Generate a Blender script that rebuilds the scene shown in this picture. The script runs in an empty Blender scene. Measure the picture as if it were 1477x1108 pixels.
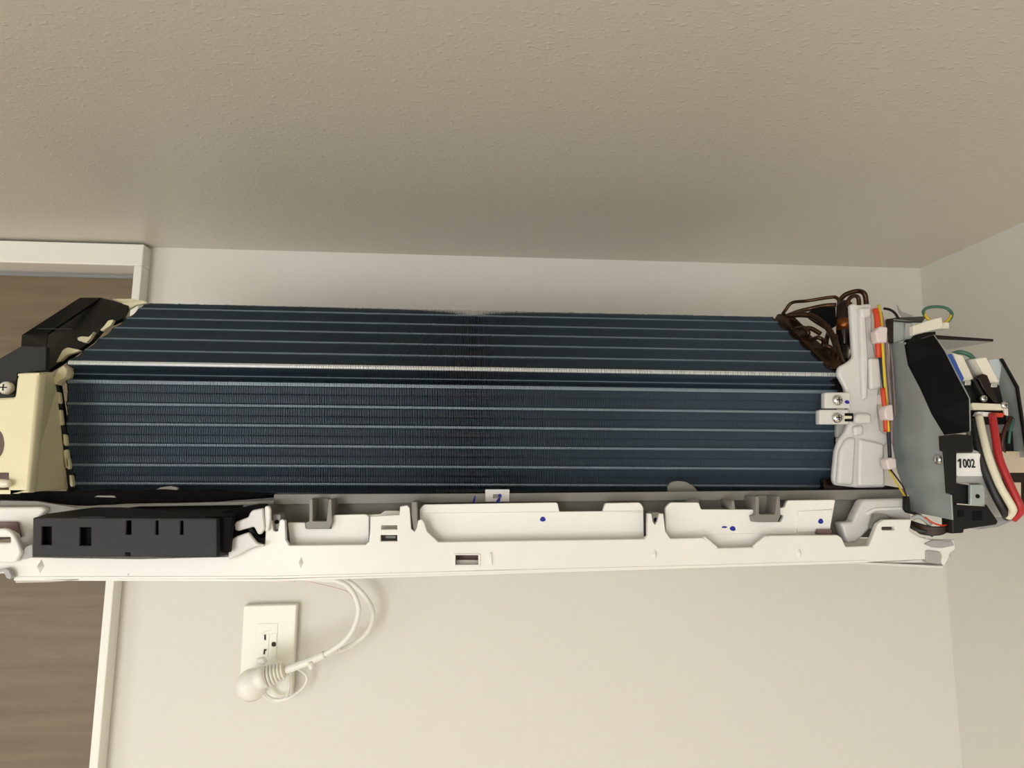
import bpy, bmesh, math, random
from mathutils import Vector, Matrix, Quaternion
random.seed(4)
S = bpy.context.scene
COL = S.collection

# ------------------------------------------------------------------ camera
FPX = 900.0
D = 0.85                                   # camera to wall, metres
CAMZ = 2.4 - 0.3214 * D / 0.92
CAM = Vector((0.0, -D, CAMZ))
rot = (Matrix.Rotation(-math.radians(3.75), 3, 'Z') @ Matrix.Rotation(math.pi / 2 + math.radians(7.73), 3, 'X')
       @ Matrix.Rotation(math.radians(0.32), 3, 'Z'))
cam_d = bpy.data.cameras.new('camera')
cam_d.sensor_width = 36.0
cam_d.lens = FPX * 36.0 / 1477.0
cam_d.clip_start = 0.01
cam = bpy.data.objects.new('camera', cam_d)
cam.matrix_world = Matrix.Translation(CAM) @ rot.to_4x4()
COL.objects.link(cam)
S.camera = cam

# ------------------------------------------------------------------ world, lights, exposure
w = bpy.data.worlds.new('world'); S.world = w; w.use_nodes = True
w.node_tree.nodes['Background'].inputs[0].default_value = (0.75, 0.85, 1.0, 1)
w.node_tree.nodes['Background'].inputs[1].default_value = 0.3


def area(name, loc, target, sx, sy, power, col):
    l = bpy.data.lights.new(name, 'AREA'); l.shape = 'RECTANGLE'; l.size = sx; l.size_y = sy
    l.energy = power; l.color = col
    o = bpy.data.objects.new(name, l); COL.objects.link(o); o.location = loc
    o.rotation_euler = (Vector(target) - Vector(loc)).to_track_quat('-Z', 'Y').to_euler()
    return o


area('assumed_window_light', (-1.35, -3.85, 1.15), (-0.4, 0, 1.5), 1.7, 1.9, 43, (0.96, 0.98, 1.0))  # unseen window, assumed from the light falling from behind left
area('assumed_side_window_light', (-2.5, -1.9, 1.35), (0.3, -1.2, 1.5), 1.0, 1.2, 9, (0.94, 0.97, 1.0))  # weak fill from the left, its unseen window only assumed
area('assumed_ceiling_lamp', (-0.9, -2.3, 2.3), (-0.9, -2.3, 0), 0.5, 0.5, 16, (1.0, 0.98, 0.94))  # lamp out of view, assumed because light also comes from above
# added spot for bounce light and ceiling shadow, aimed at floor before the unit
sp = bpy.data.lights.new('added_bounce_spot', 'SPOT'); sp.energy = 800; sp.spot_size = math.radians(24); sp.spot_blend = 0.5
sp.shadow_soft_size = 0.05; sp.color = (1.0, 0.98, 0.94)
so = bpy.data.objects.new('added_bounce_spot', sp); COL.objects.link(so); so.location = (-1.2, -3.6, 2.2)
so.rotation_euler = (Vector((0.0, -0.75, 0)) - Vector(so.location)).to_track_quat('-Z', 'Y').to_euler()
S.view_settings.view_transform = 'Standard'
S.view_settings.look = 'None'
S.view_settings.gamma = 1.0
S.view_settings.use_curve_mapping = False
S.view_settings.exposure = 0.62

# ------------------------------------------------------------------ measuring helpers
def ray(px, py):
    return rot @ Vector(((px - 738.5) / FPX, -(py - 554) / FPX, -1.0))


def at(px, py, d):
    """point on the plane parallel to the wall, d metres in front of the camera position"""
    r = ray(px, py)
    return CAM + r * (d / r.y)


def at_x(px, py, X):
    r = ray(px, py)
    return CAM + r * ((X - CAM.x) / r.x)


def rnd(pts, r=2.0, n=3):
    out = []
    N = len(pts)
    for i in range(N):
        a, b, c = Vector(pts[i - 1]), Vector(pts[i]), Vector(pts[(i + 1) % N])
        u, v = a - b, c - b
        rr = min(r, u.length * 0.45, v.length * 0.45)
        if u.length < 1e-6 or v.length < 1e-6:
            continue
        p0 = b + u.normalized() * rr; p1 = b + v.normalized() * rr
        for k in range(n + 1):
            t = k / n
            q = (1 - t) ** 2 * p0 + 2 * t * (1 - t) * b + t * t * p1
            out.append((q.x, q.y))
    return out

# ------------------------------------------------------------------ materials
def lin(c):
    c = c / 255.0
    return c / 12.92 if c <= 0.04045 else ((c + 0.055) / 1.055) ** 2.4


def rgb(r, g, b):
    return (lin(r), lin(g), lin(b), 1)


def mat(name, col, rough=0.5, metal=0.0, spec=0.5, noise=0.0, nscale=60, bump=0.0, bscale=300, trans=0.0, sub=0.0, alpha=1.0):
    m = bpy.data.materials.new(name); m.use_nodes = True
    nt = m.node_tree; p = nt.nodes['Principled BSDF']
    p.inputs['Base Color'].default_value = rgb(*col)
    p.inputs['Roughness'].default_value = rough
    p.inputs['Metallic'].default_value = metal
    p.inputs['Specular IOR Level'].default_value = spec
    p.inputs['Transmission Weight'].default_value = trans
    p.inputs['Alpha'].default_value = alpha
    if sub:
        p.inputs['Subsurface Weight'].default_value = sub
        p.inputs['Subsurface Radius'].default_value = (0.01, 0.01, 0.008)
        p.inputs['Subsurface Scale'].default_value = 0.3
    tc = nt.nodes.new('ShaderNodeTexCoord')
    if noise:
        n = nt.nodes.new('ShaderNodeTexNoise'); n.inputs['Scale'].default_value = nscale; n.inputs['Detail'].default_value = 5
        nt.links.new(tc.outputs['Object'], n.inputs['Vector'])
        mx = nt.nodes.new('ShaderNodeMix'); mx.data_type = 'RGBA'; mx.blend_type = 'MULTIPLY'
        mx.inputs['Factor'].default_value = 1.0
        rp = nt.nodes.new('ShaderNodeMapRange')
        rp.inputs['From Min'].default_value = 0.3; rp.inputs['From Max'].default_value = 0.7
        rp.inputs['To Min'].default_value = 1 - noise; rp.inputs['To Max'].default_value = 1 + noise * 0.3
        nt.links.new(n.outputs['Fac'], rp.inputs['Value'])
        mx.inputs['A'].default_value = rgb(*col)
        nt.links.new(rp.outputs['Result'], mx.inputs['B'])
        nt.links.new(mx.outputs['Result'], p.inputs['Base Color'])
    if bump:
        n2 = nt.nodes.new('ShaderNodeTexNoise'); n2.inputs['Scale'].default_value = bscale; n2.inputs['Detail'].default_value = 3
        nt.links.new(tc.outputs['Object'], n2.inputs['Vector'])
        b = nt.nodes.new('ShaderNodeBump'); b.inputs['Strength'].default_value = bump; b.inputs['Distance'].default_value = 0.001
        nt.links.new(n2.outputs['Fac'], b.inputs['Height'])
        nt.links.new(b.outputs['Normal'], p.inputs['Normal'])
    return m


def paper(name, col, rough, spec, scale, strength, dist, stretch=(1, 1, 1)):
    """embossed vinyl wallpaper: fine weave, raised flecks"""
    m = mat(name, col, rough, spec=spec)
    nt = m.node_tree; p = nt.nodes['Principled BSDF']
    tc = nt.nodes.new('ShaderNodeTexCoord'); mp = nt.nodes.new('ShaderNodeMapping')
    mp.inputs['Scale'].default_value = stretch
    nt.links.new(tc.outputs['Object'], mp.inputs['Vector'])
    n = nt.nodes.new('ShaderNodeTexNoise'); n.inputs['Scale'].default_value = scale; n.inputs['Detail'].default_value = 2
    n3 = nt.nodes.new('ShaderNodeTexNoise'); n3.inputs['Scale'].default_value = scale * 0.45; n3.inputs['Detail'].default_value = 1
    nt.links.new(mp.outputs[0], n.inputs['Vector']); nt.links.new(mp.outputs[0], n3.inputs['Vector'])
    r = nt.nodes.new('ShaderNodeMapRange'); r.inputs['From Min'].default_value = 0.62; r.inputs['From Max'].default_value = 0.72
    r.inputs['To Max'].default_value = 1.2
    nt.links.new(n3.outputs['Fac'], r.inputs['Value'])
    ad = nt.nodes.new('ShaderNodeMath'); ad.operation = 'ADD'
    nt.links.new(n.outputs['Fac'], ad.inputs[0]); nt.links.new(r.outputs['Result'], ad.inputs[1])
    b = nt.nodes.new('ShaderNodeBump'); b.inputs['Strength'].default_value = strength; b.inputs['Distance'].default_value = dist
    nt.links.new(ad.outputs[0], b.inputs['Height']); nt.links.new(b.outputs['Normal'], p.inputs['Normal'])
    return m


M = {}
M['wall'] = paper('cream_wallpaper', (219, 216, 208), 0.6, 0.35, 900, 0.16, 0.0005, (1, 1, 0.45))
M['ceil'] = paper('ceiling_paper', (206, 201, 189), 0.34, 0.5, 520, 0.3, 0.0006, (0.6, 1, 1))
M['floor'] = mat('floor_wood', (176, 158, 132), 0.45, noise=0.2, nscale=8)
M['trim'] = mat('white_trim', (235, 233, 224), 0.35)
M['white'] = mat('white_plastic', (237, 236, 230), 0.32, spec=0.5, noise=0.04, nscale=25)
M['white2'] = mat('milky_plastic', (222, 220, 216), 0.35, spec=0.5, noise=0.05, nscale=40, sub=0.15)
M['flap'] = mat('white_foam_panel', (243, 242, 236), 0.5, bump=0.25, bscale=900)
M['cream'] = mat('cream_plastic', (232, 224, 186), 0.42, noise=0.05, nscale=20)
M['black'] = mat('black_plastic', (16, 16, 16), 0.5, spec=0.3, noise=0.15, nscale=30)
M['blackbox'] = mat('black_box_plastic', (25, 26, 26), 0.5, spec=0.35, bump=0.2, bscale=1500)
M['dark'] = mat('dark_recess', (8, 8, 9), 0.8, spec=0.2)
M['foam'] = mat('black_foam', (14, 14, 14), 0.9, spec=0.2, bump=1.0, bscale=700)
M['fin'] = mat('blue_coated_fin', (90, 108, 124), 0.38, metal=0.1, spec=0.6, noise=0.12, nscale=9)
M['collar'] = mat('fin_lip_metal', (140, 158, 170), 0.32, metal=0.4, noise=0.15, nscale=30)
M['silver'] = mat('bare_fin_highlight', (232, 236, 236), 0.3, metal=0.4)  # bare cut fin edge, paled so its colour carries the ridge highlight
M['grey'] = mat('grey_plastic', (132, 130, 122), 0.42, noise=0.05, nscale=30)
M['copper'] = mat('aged_copper', (76, 54, 36), 0.3, metal=0.75, noise=0.45, nscale=70)
M['copperband'] = mat('bright_copper', (150, 88, 48), 0.28, metal=0.8, noise=0.2, nscale=60)
M['vessel'] = mat('dark_brown_vessel', (40, 26, 20), 0.22, metal=0.4, noise=0.3, nscale=50)
M['steel'] = mat('galvanised_steel', (172, 180, 178), 0.33, metal=0.3, noise=0.1, nscale=14)
M['chrome'] = mat('screw_metal', (215, 215, 212), 0.2, metal=1.0)
M['greypl'] = mat('light_grey_plastic', (168, 168, 164), 0.45)
M['label'] = mat('paper_label', (242, 242, 240), 0.6)
M['ink'] = mat('blue_ink', (24, 22, 150), 0.5)
M['print'] = mat('black_print', (14, 14, 14), 0.6)
M['orange'] = mat('orange_red_wire', (206, 66, 30), 0.42)
M['red'] = mat('red_wire', (178, 38, 40), 0.42)
M['yellow'] = mat('yellow_wire', (220, 190, 40), 0.42)
M['mauve'] = mat('mauve_wire', (140, 118, 116), 0.45)
M['blackw'] = mat('black_wire', (26, 25, 27), 0.45)
M['navy'] = mat('navy_wire', (22, 26, 44), 0.45)
M['whitew'] = mat('white_wire', (228, 222, 196), 0.42)
M['brown'] = mat('brown_wire', (70, 36, 26), 0.4, noise=0.3, nscale=60)
M['green'] = mat('green_wire', (64, 112, 92), 0.42)
M['blue'] = mat('blue_plastic', (48, 84, 168), 0.45)
M['beige'] = mat('beige_board', (206, 190, 166), 0.55)
M['clear'] = mat('clear_film', (200, 200, 196), 0.1, alpha=0.35)
M['natural'] = mat('natural_connector', (236, 230, 212), 0.4)
M['pinkpl'] = mat('pinkish_clip', (226, 212, 208), 0.4, sub=0.1)
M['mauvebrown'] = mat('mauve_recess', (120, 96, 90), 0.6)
M['cord'] = mat('white_cord', (236, 235, 227), 0.35)
M['outlet'] = mat('outlet_white', (237, 236, 222), 0.35)
M['slot'] = mat('outlet_slot', (60, 44, 34), 0.7)

# door wood: horizontal grain
m = mat('brown_wood_grain', (112, 94, 74), 0.5)
nt = m.node_tree; p = nt.nodes['Principled BSDF']
tc = nt.nodes.new('ShaderNodeTexCoord'); mp = nt.nodes.new('ShaderNodeMapping'); mp.inputs['Scale'].default_value = (2.2, 1, 28)
nt.links.new(tc.outputs['Object'], mp.inputs['Vector'])
n = nt.nodes.new('ShaderNodeTexNoise'); n.inputs['Scale'].default_value = 2.0; n.inputs['Detail'].default_value = 6; n.inputs['Roughness'].default_value = 0.6
n.inputs['Distortion'].default_value = 0.6
nt.links.new(mp.outputs[0], n.inputs['Vector'])
cr = nt.nodes.new('ShaderNodeValToRGB')
cr.color_ramp.elements[0].position = 0.32; cr.color_ramp.elements[0].color = rgb(100, 85, 63)
cr.color_ramp.elements[1].position = 0.72; cr.color_ramp.elements[1].color = rgb(122, 105, 80)
nt.links.new(n.outputs['Fac'], cr.inputs[0]); nt.links.new(cr.outputs[0], p.inputs['Base Color'])
M['wood'] = m

# ------------------------------------------------------------------ object helpers
def origin(parent):
    v = Vector((0, 0, 0))
    while parent:
        v += parent.location; parent = parent.parent
    return v


def tag(o, label=None, cat=None, group=None, kind=None):
    if label: o['label'] = label
    if cat: o['category'] = cat
    if group: o['group'] = group
    if kind: o['kind'] = kind
    return o


def obj(name, bm_or_me, m, parent=None, label=None, smooth=False, kind=None, bevel=0.0):
    if isinstance(bm_or_me, bmesh.types.BMesh):
        me = bpy.data.meshes.new(name); bm_or_me.normal_update(); bm_or_me.to_mesh(me); bm_or_me.free()
    else:
        me = bm_or_me; me.name = name
    off = origin(parent)
    if parent:
        me.transform(Matrix.Translation(-off))
    else:                                   # top-level mesh: own origin at its lowest centre
        xs = [v.co.copy() for v in me.vertices]
        lo = Vector([min(c[i] for c in xs) for i in range(3)]); hi = Vector([max(c[i] for c in xs) for i in range(3)])
        off = Vector(((lo.x + hi.x) / 2, (lo.y + hi.y) / 2, lo.z))
        me.transform(Matrix.Translation(-off))
    me.materials.clear(); me.materials.append(m)
    if smooth:
        for f in me.polygons: f.use_smooth = True
    o = bpy.data.objects.new(name, me); COL.objects.link(o)
    if parent: o.parent = parent
    else: o.location = off
    if label: o['label'] = label
    if kind: o['kind'] = kind
    if bevel:
        b = o.modifiers.new('bevel', 'BEVEL'); b.width = bevel; b.segments = 2; b.limit_method = 'ANGLE'
    return o


def empty(name, loc, label, cat, group=None):
    o = bpy.data.objects.new(name, None); COL.objects.link(o); o.location = loc; o.empty_display_size = 0.05
    return tag(o, label, cat, group)


def box_bm(x0, x1, y0, y1, z0, z1, bm=None):
    bm = bm or bmesh.new()
    v = [bm.verts.new((x, y, z)) for x in (x0, x1) for y in (y0, y1) for z in (z0, z1)]
    for f in ((0, 1, 3, 2), (4, 6, 7, 5), (0, 4, 5, 1), (2, 3, 7, 6), (0, 2, 6, 4), (1, 5, 7, 3)):
        bm.faces.new([v[i] for i in f])
    return bm


def plate_me(loops, d, thick, bevel=0.0004):
    """front face at depth d, outline given as measured points, holes allowed, real thickness towards the wall"""
    cu = bpy.data.curves.new('c', 'CURVE'); cu.dimensions = '2D'; cu.fill_mode = 'BOTH'
    bevel = min(bevel, thick * 0.3)
    cu.extrude = thick / 2 - bevel; cu.bevel_depth = bevel; cu.bevel_resolution = 1; cu.offset = -bevel
    for lp in loops:
        sp = cu.splines.new('POLY'); sp.points.add(len(lp) - 1); sp.use_cyclic_u = True
        for i, q in enumerate(lp):
            P = at(q[0], q[1], d)
            sp.points[i].co = (P.x, P.z, 0, 1)
    ob = bpy.data.objects.new('c', cu)
    me = bpy.data.meshes.new_from_object(ob)
    bpy.data.objects.remove(ob); bpy.data.curves.remove(cu)
    Y = d - D + thick / 2
    me.transform(Matrix(((1, 0, 0, 0), (0, 0, -1, Y), (0, 1, 0, 0), (0, 0, 0, 1))))
    return me


def plate(name, pts, d, thick, m, parent=None, holes=(), r=0.0, bevel=0.0004, label=None, kind=None):
    if r: pts = rnd(pts, r)
    return obj(name, plate_me([pts] + list(holes), d, thick, bevel), m, parent, label, kind=kind)


def rect(x0, y0, x1, y1):
    return [(x0, y0), (x1, y0), (x1, y1), (x0, y1)]


def hull(name, pts3, vec, m, parent=None, label=None, bevel=0.0006):
    """flat or slightly folded panel through 3D points, thickened by vec"""
    bm = bmesh.new(); vec = Vector(vec)
    a = [bm.verts.new(p) for p in pts3]; b = [bm.verts.new(Vector(p) + vec) for p in pts3]
    N = len(a)
    fs = [bm.faces.new(a), bm.faces.new(b[::-1])]
    for i in range(N):
        bm.faces.new([a[i], b[i], b[(i + 1) % N], a[(i + 1) % N]])
    bmesh.ops.recalc_face_normals(bm, faces=bm.faces[:])
    bmesh.ops.triangulate(bm, faces=fs)
    return obj(name, bm, m, parent, label, bevel=bevel)


def smooth_path(P, n=6):
    P = [Vector(p) for p in P]
    if len(P) < 3: return P
    out = []
    for i in range(len(P) - 1):
        p0 = P[i - 1] if i else P[0] * 2 - P[1]
        p1, p2 = P[i], P[i + 1]
        p3 = P[i + 2] if i + 2 < len(P) else P[-1] * 2 - P[-2]
        for k in range(n):
            t = k / n
            out.append(0.5 * ((2 * p1) + (p2 - p0) * t + (2 * p0 - 5 * p1 + 4 * p2 - p3) * t * t + (3 * p1 - p0 - 3 * p2 + p3) * t ** 3))
    out.append(P[-1])
    return out


def tube_bm(P, r, seg=10, n=6, bm=None, squash=1.0):
    bm = bm or bmesh.new()
    C = smooth_path(P, n); rings = []
    up = Vector((0.13, 0.2, 1)).normalized()
    for i, c in enumerate(C):
        t = (C[min(i + 1, len(C) - 1)] - C[max(i - 1, 0)]).normalized()
        if i == 0:
            u = t.cross(up)
            if u.length < 0.2: u = t.cross(Vector((0, 1, 0)))
            u.normalize()
        else:
            u = (u - t * u.dot(t)).normalized()
        v = t.cross(u)
        rr = r[min(int(i / max(1, n)), len(r) - 1)] if isinstance(r, (list, tuple)) else r
        rings.append([bm.verts.new(c + (u * math.cos(a) + v * math.sin(a) * squash) * rr) for a in [2 * math.pi * k / seg for k in range(seg)]])
    for i in range(len(rings) - 1):
        for k in range(seg):
            bm.faces.new([rings[i][k], rings[i][(k + 1) % seg], rings[i + 1][(k + 1) % seg], rings[i + 1][k]])
    bm.faces.new(rings[0][::-1]); bm.faces.new(rings[-1])
    bmesh.ops.recalc_face_normals(bm, faces=bm.faces[:])
    return bm


def tube(name, pts, rpx, m, parent=None, label=None, n=6, seg=10):
    """pts: (px, py, d); rpx: radius in measured pixels"""
    P = [at(*q) for q in pts]
    dm = sum(q[2] for q in pts) / len(pts)
    return obj(name, tube_bm(P, rpx * dm / FPX, seg, n), m, parent, label, smooth=True)


def lathe(name, axis0, axis1, prof, m, parent=None, label=None, seg=20):
    """prof: (t along the axis, radius in metres)"""
    a, b = Vector(axis0), Vector(axis1); t = (b - a).normalized()
    u = t.cross(Vector((0.3, 0.5, 0.8))).normalized(); v = t.cross(u)
    bm = bmesh.new(); rings = []
    for s, r in prof:
        c = a + (b - a) * s
        rings.append([bm.verts.new(c + (u * math.cos(2 * math.pi * k / seg) + v * math.sin(2 * math.pi * k / seg)) * max(r, 1e-5)) for k in range(seg)])
    for i in range(len(rings) - 1):
        for k in range(seg):
            bm.faces.new([rings[i][k], rings[i][(k + 1) % seg], rings[i + 1][(k + 1) % seg], rings[i + 1][k]])
    bm.faces.new(rings[0][::-1]); bm.faces.new(rings[-1])
    bmesh.ops.recalc_face_normals(bm, faces=bm.faces[:])
    o = obj(name, bm, m, parent, label, smooth=True)
    return o


def screw(px, py, d, rpx, parent, m=None):
    """round head with cross slot, facing the room"""
    c = at(px, py, d); r = rpx * d / FPX
    o = lathe('screw', c + Vector((0, r * 0.9, 0)), c - Vector((0, r * 0.15, 0)),
              [(0, r), (0.5, r), (0.75, r * 0.86), (0.92, r * 0.55), (1, r * 0.2)], m or M['chrome'], parent, seg=18)
    bm = box_bm(c.x - r * 0.5, c.x + r * 0.5, c.y - r * 0.18, c.y + r * .1, c.z - r * 0.1, c.z + r * 0.1)
    box_bm(c.x - r * 0.1, c.x + r * 0.1, c.y - r * 0.18, c.y + r * .1, c.z - r * 0.5, c.z + r * 0.5, bm)
    obj('cross_slot', bm, M['blackw'], o)
    return o


def struct(name, bm, m, parent=None, bevel=0):
    o = obj(name, bm, m, parent, bevel=bevel)
    if not parent: o['kind'] = 'structure'
    return o

# ------------------------------------------------------------------ room shell
XR = at(1345, 600, D).x                    # right wall
XC = at(219, 357, D).x * 0.5 + at(160, 980, D).x * 0.5     # outer side of the door casing
XC += 0.002
XD = XC - 0.0105                            # opening edge
XDL = XC - 0.86
XL, YB, H, T = -2.6, -4.0, 2.4, 0.1
struct('floor', box_bm(XL - T, XR + T, YB - T, 0.25, -T, 0), M['floor'])
struct('ceiling', box_bm(XL - T, XR + T, YB - T, 0.25, H, H + T), M['ceil'])
struct('wall_back', box_bm(XD, XR + T, 0, T, 0, H), M['wall'])
struct('wall_back_left', box_bm(XL - T, XDL, 0, T, 0, H), M['wall'])
struct('wall_right', box_bm(XR, XR + T, YB - T, 0, 0, H), M['wall'])
struct('wall_left', box_bm(XL - T, XL, YB - T, 0, 0, H), M['wall'])
struct('wall_front', box_bm(XL, XR, YB - T, YB, 0, H), M['wall'])
bm = box_bm(XC, XR, -0.012, 0, 0, 0.06)
struct('baseboard_back', bm, M['trim'], bevel=0.002)

# door casing: head and two jambs, track, recessed sliding door
HZ = at(0, 378, D - 0.02).z                # underside of the head
top = H - 0.003
struct('trim_1', box_bm(XDL - 0.03, XC, -0.02, T, HZ, top), M['trim'], bevel=0.0015)
struct('trim_2', box_bm(XD, XC, -0.02, 0.0, 0, HZ), M['trim'], bevel=0.0012)
struct('trim_3', box_bm(XDL - 0.03, XDL, -0.02, 0.0, 0, HZ), M['trim'], bevel=0.0012)
dr = bpy.data.objects.new('door_1', None); COL.objects.link(dr); dr.location = ((XD + XDL) / 2, 0.02, 0); dr['kind'] = 'structure'
obj('door_panel', box_bm(XDL + 0.002, XD - 0.001, 0.014, 0.05, 0.008, HZ - 0.008), M['wood'], dr, bevel=0.001)
obj('door_handle', box_bm(XDL + 0.04, XDL + 0.055, 0.004, 0.016, 0.95, 1.15), M['steel'], dr, bevel=0.002)
obj('door_track', box_bm(XDL + 0.002, XD - 0.001, 0.03, 0.06, HZ - 0.006, HZ), M['greypl'], dr)
struct('wall_behind_door', box_bm(XDL - 0.1, XD + 0.1, 0.12, 0.2, 0, H), M['dark'])

# ------------------------------------------------------------------ air conditioner
AC = empty('air_conditioner', (0.0, -0.2, CAMZ - 0.1),
           'wall-mounted split air conditioner indoor unit stripped of its cover, blue finned coil exposed', 'air conditioner')

# --- heat exchanger
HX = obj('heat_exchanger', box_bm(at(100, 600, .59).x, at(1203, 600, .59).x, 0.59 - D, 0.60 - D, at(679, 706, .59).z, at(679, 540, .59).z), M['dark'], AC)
XF0 = at(97, 560, .552).x; XF1 = at(1207, 560, .552).x
# front profile of one fin: (y pixel at x = 679, inward offset) down the middle of the coil
R0 = at(679, 532, .55); T0 = at(679, 447.5, .667)
L0 = at(679, 556, .551); B0 = at(679, 712, .5655)


def on_line(py, A, B):
    r = ray(679, py)                        # intersect the sight line with segment A-B in the YZ plane
    dy, dz = B.y - A.y, B.z - A.z
    den = r.y * dz - r.z * dy
    t = ((A.y - CAM.y) * dz - (A.z - CAM.z) * dy) / den
    return Vector((CAM.y + r.y * t, CAM.z + r.z * t))


up_lines = [454.9, 468.7, 482.4, 497.5, 513.8]
lo_lines = [558.3, 589, 617, 645.7, 674, 699.6]
nU = Vector((-(T0.z - R0.z), T0.y - R0.y)); nU.normalize()     # outward normal (towards the room) in YZ
if nU.x > 0: nU = -nU
nL = Vector((-(L0.z - B0.z), (L0.y - B0.y)));
nL.normalize()
if nL.x > 0: nL = -nL
front = [Vector((T0.y, T0.z))]
lips = []
for y in up_lines:
    for dy_, o_ in ((-3.0, -0.0012), (-1.4, -0.0003), (1.4, -0.0003), (3.0, -0.0014), (6.5, -0.0020)):
        yy = y + dy_
        if 448.5 < yy < 525:
            front.append(on_line(yy, T0, R0) + nU * o_)
    lips.append((on_line(y, T0, R0), nU, 0.00085, 'c'))
front.append(on_line(526, T0, R0)); front.append(Vector((R0.y, R0.z)) + Vector((-0.0004, 0.0006)))
front.append(Vector((R0.y, R0.z)) + Vector((-0.0002, -0.002)))
lips.append((Vector((R0.y, R0.z)), Vector((-1, 0.25)).normalized(), 0.0019, 's'))
front.append(on_line(539, T0, R0) * 0 + Vector((R0.y + 0.010, at(679, 541, .558).z)))
v_mid = at(679, 548, .5565); front.append(Vector((v_mid.y - 0.0015, v_mid.z))); lips.append((Vector((v_mid.y - 0.0015, v_mid.z)), Vector((-1, 0.0)), 0.0005, 'c'))
front.append(Vector((R0.y + 0.010, at(679, 552.5, .558).z)))
for i, y in enumerate(lo_lines):
    for dy_, o_ in ((-3.6, -0.0016), (-2.0, -0.0002), (2.0, -0.0002), (4.0, -0.0014), (9.0, -0.0018), (13.5, -0.0022), (14.5, -0.0032), (15.5, -0.0022), (20.0, -0.0018)):
        yy = y + dy_
        if 554.5 < yy < 711 and (i == len(lo_lines) - 1 or yy < lo_lines[i + 1] - 4.5):
            front.append(on_line(yy, L0, B0) + nL * o_)
    lips.append((on_line(y, L0, B0), nL, 0.0011 if i else 0.0016, 'c'))
front.append(Vector((B0.y, B0.z)))
back = [Vector((B0.y + 0.02, B0.z)), Vector((L0.y + 0.02, L0.z)), Vector((R0.y + 0.022, R0.z)), Vector((T0.y + 0.03, T0.z - 0.03)), Vector((T0.y + 0.03, T0.z + 0.003))]
prof = front + back
PITCH, TH = 0.00145, 0.00028
nf = int((XF1 - XF0) / PITCH)
verts, faces = [], []
k = len(prof)
for i in range(nf):
    x = XF0 + i * PITCH
    b = len(verts); jit = random.uniform(-0.0006, 0.0006) if random.random() < .35 else 0
    lean = random.uniform(-0.00008, 0.00008)
    for xx in (x + lean, x + TH + lean):
        for j, q in enumerate(prof):
            verts.append((xx, q.x, q.y + (jit if j == 0 else 0)))
    faces.append([b + j for j in range(k)]); faces.append([b + k + j for j in range(k)][::-1])
    for j in range(k):
        j2 = (j + 1) % k
        faces.append([b + j, b + k + j, b + k + j2, b + j2])
me = bpy.data.meshes.new('fin'); me.from_pydata(verts, [], faces)
bm = bmesh.new(); bm.from_mesh(me); bmesh.ops.recalc_face_normals(bm, faces=bm.faces[:])
obj('fin', bm, M['fin'], HX, 'closely packed blue coated fins', kind='stuff')


def lip_mesh(sel):
    vs, fs = [], []
    for c, nrm, h, kd in lips:
        if kd != sel: continue
        tdir = Vector((-nrm.y, nrm.x))
        for i in range(nf):
            x = XF0 + i * PITCH + random.uniform(-0.00006, 0.00006); wd = 0.0011 if sel == 'c' else 0.0010
            b = len(vs)
            e = random.uniform(-0.0001, 0.0001)
            for xx in (x, x + wd):
                for (s, tt) in ((-0.0012, -h), (0.0001 + e, -h * 0.9), (0.0005 + e, 0), (0.0001 + e, h * 0.9), (-0.0012, h)):
                    q = c + nrm * s + tdir * tt
                    vs.append((xx, q.x, q.y))
            fs.append([b, b + 1, b + 2, b + 3, b + 4]); fs.append([b + 9, b + 8, b + 7, b + 6, b + 5])
            for j in range(5):
                j2 = (j + 1) % 5
                fs.append([b + j, b + 5 + j, b + 5 + j2, b + j2])
    me = bpy.data.meshes.new('fin_lip'); me.from_pydata(vs, [], fs)
    bm = bmesh.new(); bm.from_mesh(me); bmesh.ops.recalc_face_normals(bm, faces=bm.faces[:])
    return bm


obj('fin_lip', lip_mesh('c'), M['collar'], HX, 'pale raised lips running across the fins', kind='stuff')
obj('fin_edge', lip_mesh('s'), M['silver'], HX, 'bare silver edge with its highlight coloured in, where the two coil sections meet', kind='stuff')
# dark backing added behind the upper section to block light showing through the fins
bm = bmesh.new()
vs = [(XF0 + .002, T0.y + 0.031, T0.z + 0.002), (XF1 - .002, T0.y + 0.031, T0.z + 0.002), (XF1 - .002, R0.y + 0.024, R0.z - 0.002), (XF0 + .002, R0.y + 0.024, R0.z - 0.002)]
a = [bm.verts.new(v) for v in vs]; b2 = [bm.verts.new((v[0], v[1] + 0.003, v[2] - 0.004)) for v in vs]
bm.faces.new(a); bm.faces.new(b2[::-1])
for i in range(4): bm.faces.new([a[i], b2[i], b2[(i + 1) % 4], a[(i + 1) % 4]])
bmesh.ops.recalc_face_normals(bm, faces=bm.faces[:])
obj('dark_backing', bm, M['dark'], HX)
for xe, mm in ((XF0 - .0012, 'black'), (XF0 + nf * PITCH, 'copper')):
    bm = bmesh.new()
    ep = prof[:]
    A = [bm.verts.new((xe, q.x, q.y)) for q in ep]; B = [bm.verts.new((xe + .001, q.x, q.y)) for q in ep]
    fa = [bm.faces.new(A), bm.faces.new(B[::-1])]
    for i in range(len(ep)):
        j = (i + 1) % len(ep); bm.faces.new([A[i], B[i], B[j], A[j]])
    bmesh.ops.recalc_face_normals(bm, faces=bm.faces[:]); bmesh.ops.triangulate(bm, faces=fa)
    obj('end_plate', bm, M[mm], HX)
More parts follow.
